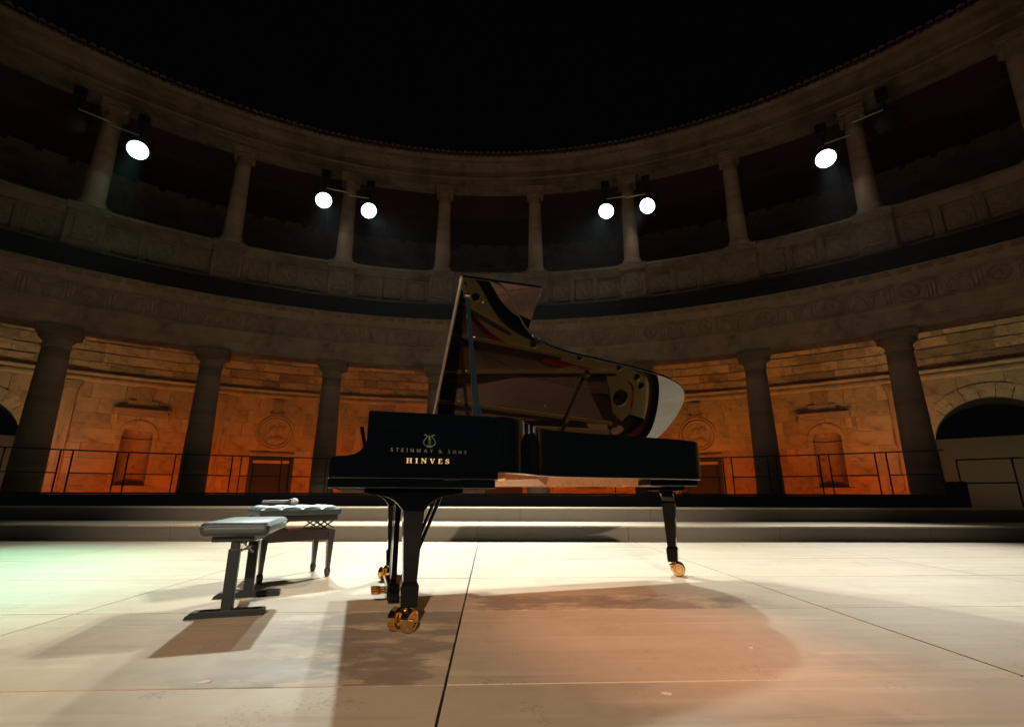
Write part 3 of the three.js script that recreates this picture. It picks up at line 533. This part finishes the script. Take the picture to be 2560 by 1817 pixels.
// shapes drawn in (x, w) stand up as (x, y, -w)
const stand = (g, y) => g.rotateX(-Math.PI / 2).translate(0, y, 0);
const smooth = (g, a = 0.15) => toCreasedNormals(g, a);
{
  const outer = rimCurve(0), inner = rimCurve(0.05);
  part('rim', smooth(stand(extrude([...outer, ...inner.slice().reverse()], TOP - BOT, 0.005), BOT)), lacquer, piano);
  part('inner_rim', smooth(stand(extrude([...rimCurve(0.052), ...rimCurve(0.075).reverse()], 0.2, 0), 0.755)), mahogany, piano);
  // sides with the cheek curve, from the arm to where the rim bends
  const prof = [V2(0.004, 0.676), V2(0.0, 0.70), V2(0.0, 0.758), V2(0.006, 0.772), V2(0.03, 0.777), V2(0.075, 0.781), V2(0.105, 0.789), V2(0.13, 0.805), V2(0.146, 0.826), V2(0.153, 0.853), V2(0.154, 0.99), V2(0.159, TOP), V2(0.7995, TOP), V2(0.7995, 0.676)];
  part('case_side', smooth(extrude(prof, 0.052, 0.004).translate(0, 0, -0.052), 0.15), lacquer, piano);
  part('case_side', smooth(extrude(prof, 0.052, 0.004).translate(0, 0, -W), 0.15), lacquer, piano);
  part('keybed', rbox(-0.002, 0.786, 0.633, 0.6745, -W - 0.004, 0.004, 0.004), lacquer, piano);
  part('bottom_board', rbox(0.05, 0.76, 0.612, 0.631, -W + 0.1, -0.1, 0.004), std({ color: rgb(0.25, 0.2, 0.15), roughness: 0.7 }), piano);
  part('key_slip', rbox(0.0, 0.03, 0.677, 0.725, -W + 0.054, -0.054, 0.004), lacquer, piano);
  const key = []; for (let k = 0; k < 52; k++) key.push(rbox(0.035, 0.18, 0.70, 0.735, -0.15 - (k + 0.96) * 0.0237, -0.15 - k * 0.0237, 0.002, 1));
  tag(part('white_keys', key, ivory, piano), null, null, null, 'stuff');
  const bk = []; for (let k = 0; k < 51; k++) if ([0, 1, 3, 4, 5].includes((k + 2) % 7)) bk.push(rbox(0.085, 0.18, 0.733, 0.747, -0.15 - (k + 1) * 0.0237 - 0.005, -0.15 - (k + 1) * 0.0237 + 0.005, 0.002, 1));
  tag(part('black_keys', bk, lacquer, piano), null, null, null, 'stuff');
  part('fallboard', [bar(V3(0.165, 0.765, -0.75), V3(0.125, 0.925, -0.75), 0.018, 1.36)], lacquer, piano);
  part('belly_rail', rbox(0.2, 0.245, 0.677, 0.93, -W + 0.056, -0.056, 0.004), lacquer, piano);
  part('music_desk', [bar(V3(0.3, 0.955, -0.77), V3(0.52, 0.985, -0.77), 0.016, 0.72)], lacquerSatin, piano);
  // sounding parts
  part('soundboard', stand(extrude(rimCurve(0.06), 0.012, 0), 0.77), spruce, piano);
  part('pin_block', rbox(0.26, 0.64, 0.80, 0.90, -W + 0.06, -0.06, 0.01), goldPlate, piano);
  const pins = []; for (let k = 0; k < 88; k++) for (let j = 0; j < 2; j++) pins.push(new THREE.CylinderGeometry(0.0035, 0.0035, 0.035, 6).translate(0.34 + j * 0.06 + (k % 3) * 0.018, 0.915, -0.14 - k * 0.0142));
  tag(part('tuning_pins', pins, chrome, piano), null, null, null, 'stuff');
  // iron plate: a border along the curve with round holes, a web at the tail
  const every = (a) => a.filter((p, i) => i % 3 === 0), bo = every(rimCurve(0.078)), bi = every(rimCurve(0.24)), r1 = every(rimCurve(0.255)), r2 = every(rimCurve(0.42)), cut = Math.floor(bo.length * 0.72), holes = [];
  for (let k = 0; k < 8; k++) { const i = 8 + k * 11, a = bo[i], b = bi[i]; if (a && b) holes.push(holePath((a.x + b.x) / 2, (a.y + b.y) / 2, k % 3 === 2 ? 0.024 : 0.032)); }
  part('iron_plate', smooth(stand(extrude([...bo.slice(0, cut), ...bi.slice(0, cut).reverse()], 0.02, 0.006, holes), 0.928)), goldPlate, piano);
  const web = [V2(2.15, 0.78), V2(2.36, 0.86), V2(2.46, 0.95), V2(2.49, 1.08), V2(2.48, 1.2), V2(2.4, 1.28), V2(2.3, 1.2), V2(2.24, 1.0)];
  part('tail_web', smooth(stand(extrude(web, 0.02, 0.006, [holePath(2.36, 1.06, 0.075)]), 0.93)), goldPlate, piano);
  part('bass_border', [rbox(0.62, 2.3, 0.925, 0.948, -W + 0.08, -W + 0.17, 0.006)], goldPlate, piano);
  const st = (x0, w0, x1, w1) => bar(V3(x0, 0.95, -w0), V3(x1, 0.948, -w1), 0.04, 0.028);
  for (const q of [[0.62, 0.3, 1.24, 0.56], [0.62, 0.62, 1.72, 0.72], [0.62, 0.95, 2.28, 0.82], [0.62, 1.18, 2.3, 1.3]]) part('plate_strut', [st(...q)], goldPlate, piano);
  part('plate_crossbar', [rbox(0.62, 0.68, 0.9, 0.955, -W + 0.08, -0.08, 0.008)], goldPlate, piano);
  const strs = []; for (let k = 0; k < 96; k++) { // treble and tenor strings
    const w0 = 0.14 + k * 0.0092, w1 = w0 + 0.02; let xe = 2.45; for (let i = 0; i < cut; i++) if (bi[i].y > w1 && bi[i].x > 0.8) { xe = bi[i].x; break; } strs.push(bar(V3(0.6, 0.932, -w0), V3(Math.max(0.85, xe), 0.93, -w1), 0.0022, 0.0022));
  }
  for (let k = 0; k < 26; k++) strs.push(bar(V3(0.6, 0.945, -1.15 - k * 0.009), V3(1.9 + k * 0.012, 0.95, -0.8 - k * 0.018), 0.0055, 0.0055));
  tag(part('strings', strs, copper, piano), null, null, null, 'stuff');
  const ft = []; for (let i = 8; i < cut - 6; i++) { const p = r1[i], q = r1[i + 1]; if (i % 22 < 15) (ft[Math.floor(i / 22)] ??= []).push(bar(V3(p.x, 0.937, -p.y), V3(q.x, 0.937, -q.y), 0.02, 0.05)); }
  for (const f of ft) if (f) part('red_felt', f, felt, piano);
  const br = []; for (let i = 10; i < cut - 10; i++) { const p = r2[i], q = r2[i + 1]; br.push(bar(V3(p.x, 0.89, -p.y), V3(q.x, 0.89, -q.y), 0.06, 0.035)); }
  part('bridge', br, std({ color: rgb(0.08, 0.045, 0.03), roughness: 0.5 }), piano);
  const dm = []; for (let k = 0; k < 64; k++) dm.push(rbox(0.70, 0.83, 0.945, 0.972, -0.2 - k * 0.0185 - 0.012, -0.2 - k * 0.0185, 0.002, 1));
  tag(part('dampers', dm, lacquerSatin, piano), null, null, null, 'stuff');
  // timber bracing seen from below
  for (const q of [[0.80, 1.40, 1.25, 0.53], [0.80, 1.35, 1.9, 0.65], [0.80, 1.3, 2.55, 0.9], [0.80, 1.44, 2.6, 1.36]]) part('brace', [bar(V3(q[0], 0.71, -q[1]), V3(q[2], 0.71, -q[3]), 0.085, 0.07)], spruce, piano);
  part('cross_brace', rbox(0.785, 0.86, 0.667, 0.76, -W + 0.06, -0.06, 0.006), spruce, piano);
  part('tail_block', rbox(2.2, 2.62, 0.665, 0.712, -1.3, -0.78, 0.01), lacquerSatin, piano);
}
{ // lid: hinged along the bass side, opened by 35 degrees; drawn in (x, v), v from the hinge
  const B = 35 * D, hingeY = TOP + 0.012;
  const out = rimCurve(-0.012).filter((p) => p.x > 0.83 || p.y < 0.5), shape = [V2(0.642, -0.008), ...out.filter((p) => p.x > 0.8 + 1e-4), V2(0.642, W + 0.008)].map((p) => V2(p.x, W - p.y));
  const place = (g) => g.rotateX(Math.PI / 2 - B).translate(0, hingeY, -W);   // drawn (x, v, up): v runs towards the treble side and up
  const lid = part('lid', smooth(place(extrude(shape, 0.02, 0.004).translate(0, 0, -0.02)), 0.15), lacquer, piano);
  part('front_flap', smooth(place(extrude([V2(0.642, 0.005), V2(1.168, 0.005), V2(1.168, W - 0.005), V2(0.642, W - 0.005)], 0.02, 0.004).translate(0, 0, -0.046)), 0.15), lacquer, lid);
  part('flap_hinge', place(box(0.634, 0.641, 0.01, W - 0.01, -0.045, 0.0)), std({ color: rgb(0.6, 0.4, 0.24), roughness: 0.35, metalness: 0.7 }), lid);
  part('lid_hinge', bar(V3(0.7, TOP + 0.004, -W - 0.004), V3(2.4, TOP + 0.004, -W - 0.004), 0.006, 0.006, true), brass, piano);
  const onLid = (x, v) => V3(x, hingeY + v * Math.sin(B), -W + v * Math.cos(B));
  // long prop with its flared foot
  const a = V3(0.70, TOP - 0.01, -0.055), b = onLid(0.69, 1.415);
  part('lid_prop', [bar(a, b, 0.024, 0.018), bar(a, a.clone().lerp(b, 0.09), 0.046, 0.022), bar(a.clone().lerp(b, 0.08), a.clone().lerp(b, 0.4), 0.031, 0.013)], phys({ color: rgb(0.006, 0.014, 0.021), roughness: 0.2, clearcoat: 1 }), piano);
  part('prop_cup', [new THREE.CylinderGeometry(0.02, 0.02, 0.02, 16).rotateX(B).translate(b.x, b.y - 0.004, b.z)], brass, piano);
  part('lid_batten', place(rbox(1.714, 1.746, 0.05, 0.88, 0.001, 0.03, 0.004)), lacquer, lid);
  const studs = []; for (const [x, v] of [[0.8, 1.38], [0.8, 1.1], [0.8, 0.8], [0.8, 0.5], [2.6, 0.66], [2.62, 0.3], [1.5, 0.5]]) { const p = onLid(x, v); studs.push(new THREE.SphereGeometry(0.007, 10, 8).translate(p.x, p.y - 0.002, p.z + 0.002)); }
  part('lid_stud', studs, chrome, lid);
}
function pianoLeg(x, w, turn, near) { // > bracket, ferrule, caster
  const leg = part('leg', taper(0.1, 0.1, 0.062, 0.062, 0.2, 0.54), lacquerSatin, piano); leg.position.set(x, 0, -w); leg.rotation.y = turn;
  const s = new THREE.Shape(); s.moveTo(-0.235, 0.631); s.lineTo(-0.235, 0.61); s.bezierCurveTo(-0.2, 0.598, -0.17, 0.602, -0.135, 0.593); s.bezierCurveTo(-0.09, 0.58, -0.065, 0.55, -0.049, 0.525); s.lineTo(0.049, 0.525); s.bezierCurveTo(0.065, 0.55, 0.09, 0.58, 0.135, 0.593); s.bezierCurveTo(0.17, 0.602, 0.2, 0.598, 0.235, 0.61); s.lineTo(0.235, 0.631); s.closePath();
  const k = near ? 1 : 0.62, g = new THREE.ExtrudeGeometry(s, { depth: 0.094, bevelEnabled: true, bevelSize: 0.003, bevelThickness: 0.003, bevelOffset: -0.003, bevelSegments: 2, curveSegments: 14 }).translate(0, 0, -0.047).scale(near ? 1 : 0.62, 1, 1);
  part('bracket', smooth(g, 0.15), lacquerSatin, leg);
  part('bracket_plate', rbox(-0.245 * k, 0.245 * k, 0.6315, 0.66, near ? -0.06 : -0.14, near ? 0.06 : 0.14, 0.004), lacquerSatin, leg);
  part('ferrule', [taper(0.084, 0.084, 0.074, 0.074, 0.1, 0.192), taper(0.064, 0.064, 0.084, 0.084, 0.192, 0.212)], lacquerSatin, leg);
  const wheel = () => toCreasedNormals(new THREE.LatheGeometry([[0, -0.017], [0.026, -0.017], [0.03, -0.021], [0.04, -0.021], [0.048, -0.015], [0.05, 0], [0.048, 0.015], [0.04, 0.021], [0.03, 0.021], [0.026, 0.017], [0, 0.017]].map((p) => V2(...p)), 32), 0.6).rotateZ(Math.PI / 2);
  const ct = near ? -0.75 : 1.0, cg = [new THREE.CylinderGeometry(0.017, 0.02, 0.04, 16).translate(0, 0.085, 0)];
  for (const sx of [-1, 1]) cg.push(wheel().translate(sx * 0.036, 0.05, 0.034));
  cg.push(rbox(-0.016, 0.016, 0.035, 0.085, -0.025, 0.05, 0.006), new THREE.CylinderGeometry(0.009, 0.009, 0.13, 12).rotateZ(Math.PI / 2).translate(0, 0.05, 0.034), rbox(-0.034, 0.034, 0.068, 0.082, -0.03, 0.03, 0.004));
  const c = part('caster', cg.map((q) => (q.index ? q.toNonIndexed() : q)), brass, leg); c.rotation.y = ct - turn;
}
pianoLeg(0.395, 0.085, 0, true); pianoLeg(0.395, 1.42, 0, true); pianoLeg(2.5, 1.0, 0.85, false);
{ // pedal lyre: two posts, a box and three brass pedals, with two slanting rods behind
  const ly = part('pedal_lyre', [rbox(0.325, 0.42, 0.6, 0.631, -0.93, -0.57, 0.006), taper(0.03, 0.028, 0.03, 0.028, 0.11, 0.6).translate(0.365, 0, -0.67), taper(0.03, 0.028, 0.03, 0.028, 0.11, 0.6).translate(0.365, 0, -0.83), rbox(0.325, 0.425, 0.03, 0.112, -0.92, -0.58, 0.008)].map((g) => g.index ? g.toNonIndexed() : g), lacquerSatin, piano);
  for (let k = -1; k <= 1; k++) part('pedal', [rbox(0.27, 0.325, 0.05, 0.062, -0.75 + k * 0.075 - 0.016, -0.75 + k * 0.075 + 0.016, 0.005), new THREE.CylinderGeometry(0.024, 0.022, 0.014, 20).scale(1.3, 1, 1).translate(0.272, 0.057, -0.75 + k * 0.075)].map((g) => (g.index ? g.toNonIndexed() : g)), brass, ly);
  for (let k = -1; k <= 1; k++) part('trap_rod', bar(V3(0.355, 0.1, -0.75 + k * 0.03), V3(0.355, 0.62, -0.75 + k * 0.03), 0.004, 0.004, true), chrome, ly);
  for (const w of [0.66, 0.84]) part('lyre_rod', [bar(V3(0.42, 0.09, -w), V3(0.63, 0.62, -w), 0.011, 0.011, true)], lacquerSatin, piano);
}
{ // lettering and emblem on the treble side
  const loader = new FontLoader(), serif = await loader.loadAsync('fonts/droid/droid_serif_bold.typeface.json'), sans = await loader.loadAsync('fonts/droid/droid_sans_regular.typeface.json');
  const word = (text, font, size, x0, x1, y0, y1, xs) => { // letters spread from x0 to x1, the baseline running from y0 to y1
    const gs = [...text].map((c) => c === ' ' ? null : new TextGeometry(c, { font, size, depth: 0.0012, curveSegments: 6 })), ws = gs.map((g) => { if (!g) return size * 0.15; g.scale(xs, 1, 1); g.computeBoundingBox(); const b = g.boundingBox; g.translate(-b.min.x, 0, 0); return b.max.x - b.min.x; });
    const gap = (x1 - x0 - ws.reduce((a, b) => a + b, 0)) / (text.length - 1); let x = x0; const out = [];
    gs.forEach((g, i) => { if (g) out.push(g.translate(x, y0 + (y1 - y0) * (x - x0) / (x1 - x0), 0.0042)); x += ws[i] + gap; }); return out;
  };
  part('lettering', word('STEINWAY & SONS', sans, 0.0165, 0.266, 0.634, 0.804, 0.8, 1.15), brassDull, piano).userData.label = 'dim brass letters in a wide sans serif';
  part('lettering', word('HINVES', serif, 0.0235, 0.342, 0.549, 0.7505, 0.7505, 1.12), goldLeaf, piano).userData.label = 'bright gold serif letters';
  const tube = (pts, r) => new THREE.TubeGeometry(new THREE.CatmullRomCurve3(pts.map(([x, y]) => V3(x, y, 0))), 24, r, 6).scale(1, 1, 0.4), em = [];
  for (const s of [-1, 1]) em.push(tube([[s * 0.006, 0.006], [s * 0.022, 0.010], [s * 0.029, 0.022], [s * 0.024, 0.036], [s * 0.014, 0.048], [s * 0.013, 0.057], [s * 0.022, 0.062], [s * 0.026, 0.057]], 0.0018));
  for (const x of [-0.006, -0.002, 0.002, 0.006]) em.push(tube([[x, 0.008], [x, 0.03], [x, 0.055]], 0.0008));
  em.push(tube([[-0.016, 0.052], [0, 0.054], [0.016, 0.052]], 0.0014), box(-0.014, 0.014, 0, 0.003, -0.001, 0.001), box(-0.009, 0.009, 0.003, 0.007, -0.001, 0.001), new THREE.CylinderGeometry(0.002, 0.004, 0.02, 10).translate(0, 0.046, 0).scale(1, 1, 0.4));
  part('lyre_emblem', em.map((g) => g.translate(0.449, 0.828, 0.0045)), std({ color: rgb(0.08, 0.12, 0.055), roughness: 0.45, metalness: 0.6 }), piano);
}

/* ------------------------------------------------------------------ benches and the microphone */
{ // near bench: flat seat on two T legs
  const p = toWorld(-0.465, 0.845), t = thing('piano_bench', 'low flat padded bench on two black T-shaped legs, nearest on the left', 'bench', [p.x, 0, p.z], PA);
  const seat = part('seat', smooth(new RoundedBoxGeometry(0.33, 0.072, 0.64, 5, 0.028).translate(0.0, 0.425, 0), 0.8), leather, t);
  part('piping', [new RoundedBoxGeometry(0.334, 0.007, 0.644, 3, 0.0034).translate(0, 0.44, 0)], leather, seat);
  part('seat_frame', rbox(-0.11, 0.09, 0.36, 0.39, -0.27, 0.27, 0.004), benchMetal, t);
  for (const z of [0.245, -0.245]) {
    const l = part('leg', [rbox(-0.027, 0.027, 0.02, 0.325, z - 0.02, z + 0.02, 0.004)], benchMetal, t);
    part('inner_tube', rbox(-0.02, 0.02, 0.32, 0.362, z - 0.014, z + 0.014, 0.003), benchMetal, l);
    const f = [V2(-0.182, 0), V2(0.178, 0), V2(0.178, 0.028), V2(0.165, 0.032), V2(-0.15, 0.032), V2(-0.178, 0.012)];
    part('foot', extrude(f, 0.055, 0.003).translate(0, 0, z - 0.0275), benchMetal, l);
    part('knob', new THREE.CylinderGeometry(0.014, 0.014, 0.05, 14).rotateX(Math.PI / 2).translate(0.03, 0.335, z - Math.sign(z) * 0.03), chrome, l);
  }
  for (const s of [-1, 1]) part('brace', bar(V3(0.02 * s, 0.36, 0.23 * s), V3(0.02 * s, 0.27, -0.1 * s), 0.012, 0.012), benchMetal, t);
  part('spindle', bar(V3(0.0, 0.3, 0.23), V3(0.0, 0.3, -0.23), 0.009, 0.009, true), chrome, t);
}
{ // farther bench: tufted seat on a scissor lift with four spade-footed legs
  const p = toWorld(-0.33, 1.75), t = thing('tufted_bench', 'tufted leather piano bench with four tapered wooden legs, behind the flat bench', 'bench', [p.x, 0, p.z], PA + 23.7 * D);
  const L = 0.60, Wd = 0.38, g = new THREE.BoxGeometry(L, 0.065, Wd, 48, 6, 32), q = g.attributes.position;
  for (let i = 0; i < q.count; i++) {
    const x = q.getX(i), y = q.getY(i), z = q.getZ(i), u = x / L * 2, v = z / Wd * 2;
    const ed = Math.pow(Math.abs(u), 10) + Math.pow(Math.abs(v), 8), round = 1 - 0.045 * Math.min(1, ed);
    const cell = (k, n) => Math.abs(Math.sin((k + 1) / 2 * n * Math.PI)), puff = Math.sqrt(Math.max(0, cell(u, 4) * cell(v, 3)));
    let yy = y > 0 ? y / 0.0325 : y / 0.0325; const mid = 1 - yy * yy;
    q.setXYZ(i, x * round * (1 + 0.03 * mid * (0.4 + 0.6 * cell(u, 4))), (y > 0 ? y * (0.35 + 0.75 * puff + 0.1) * (1 - 0.3 * Math.min(1, ed)) : y) + 0.48, z * round * (1 + 0.04 * mid * (0.4 + 0.6 * cell(u, 4))));
  }
  g.computeVertexNormals(); const seat = part('seat', g, leather, t);
  const bt = []; for (const a of [-0.5, 0, 0.5]) for (const b of [-1 / 3, 1 / 3]) bt.push(new THREE.SphereGeometry(0.009, 10, 6).scale(1, 0.5, 1).translate(a * L / 2, 0.492, b * Wd / 2));
  part('button', bt, leather, seat);
  part('seat_frame', rbox(-0.275, 0.275, 0.405, 0.448, -0.165, 0.165, 0.006), benchWood, t);
  for (const z of [-0.12, 0.12]) for (const x of [-0.17, 0.17]) part('scissor_arm', [bar(V3(x - 0.055, 0.345, z), V3(x + 0.04, 0.405, z), 0.008, 0.014), bar(V3(x + 0.04, 0.345, z), V3(x - 0.055, 0.405, z), 0.008, 0.014), bar(V3(x, 0.345, z), V3(x + 0.095, 0.405, z), 0.008, 0.014), bar(V3(x + 0.095, 0.345, z), V3(x, 0.405, z), 0.008, 0.014)], benchMetal, t);
  part('apron', [rbox(-0.25, 0.25, 0.265, 0.34, 0.142, 0.168, 0.003), rbox(-0.25, 0.25, 0.265, 0.34, -0.168, -0.142, 0.003), rbox(-0.25, -0.225, 0.265, 0.34, -0.14, 0.14, 0.003), rbox(0.225, 0.25, 0.265, 0.34, -0.14, 0.14, 0.003), rbox(-0.22, 0.22, 0.332, 0.343, -0.138, 0.138, 0.002)], benchWood, t);
  for (const sx of [-1, 1]) for (const sz of [-1, 1]) {
    const l = part('leg', taper(0.05, 0.05, 0.026, 0.026, 0.06, 0.34).translate(sx * 0.233, 0, sz * 0.155), benchWood, t);
    part('spade_foot', new THREE.LatheGeometry([[0, 0], [0.014, 0], [0.019, 0.012], [0.023, 0.035], [0.022, 0.05], [0.015, 0.066], [0, 0.068]].map((v) => V2(...v)), 16).translate(sx * 0.233, 0, sz * 0.155), benchWood, l);
  }
  for (const z of [-0.05, 0.05]) part('height_knob', [new THREE.CylinderGeometry(0.02, 0.02, 0.03, 18).rotateZ(Math.PI / 2).translate(-0.3, 0.41, z)], lacquerSatin, t);
}
{ // microphone lying on the tufted bench
  const p = toWorld(-0.43, 1.76, 0.538), t = thing('microphone', 'handheld microphone lying on the tufted bench seat', 'microphone', [p.x, p.y, p.z], PA + 4 * D);
  part('handle', new THREE.LatheGeometry([[0, -0.14], [0.014, -0.14], [0.0155, -0.13], [0.0165, 0.02], [0.02, 0.06], [0, 0.06]].map((v) => V2(...v)), 20).rotateZ(-Math.PI / 2), std({ color: rgb(0.05, 0.052, 0.056), roughness: 0.35 }), t);
  part('grille', new THREE.SphereGeometry(0.026, 20, 14).scale(1.15, 1, 1).translate(0.085, 0.006, 0), std({ color: rgb(0.55, 0.56, 0.55), roughness: 0.5, metalness: 0.6, bumpMap: floorBump, bumpScale: 0.002 }), t);
  part('collar', new THREE.CylinderGeometry(0.023, 0.022, 0.012, 20).rotateZ(Math.PI / 2).translate(0.06, 0.003, 0), chrome, t);
}
/* ---- scraps on the floor */
for (const [x, z, r, s, label] of [[-1.02, -1.76, 0.4, 1, 'small pale paper scrap lying on the floor at lower left'], [0.49, -1.68, -0.3, 0.8, 'small pale paper scrap lying on the floor at lower right'], [0.98, -2.13, 0.9, 0.6, 'tiny dark edged scrap lying in the shadow of the piano tail']]) {
  const sh = [V2(-0.02, -0.008), V2(0.012, -0.011), V2(0.022, 0.002), V2(0.006, 0.011), V2(-0.014, 0.008)], g = new THREE.ExtrudeGeometry(new THREE.Shape(sh), { depth: 0.0015, bevelEnabled: false }).rotateX(-Math.PI / 2).scale(s, 1, s);
  const m = part('paper_scrap', g, std({ color: rgb(0.7, 0.6, 0.52), roughness: 0.8 }), scene); m.position.set(x, 0.0006, z); m.rotation.y = r; tag(m, label, 'scrap', 'scraps on the floor');
}

renderer.render(scene, camera);
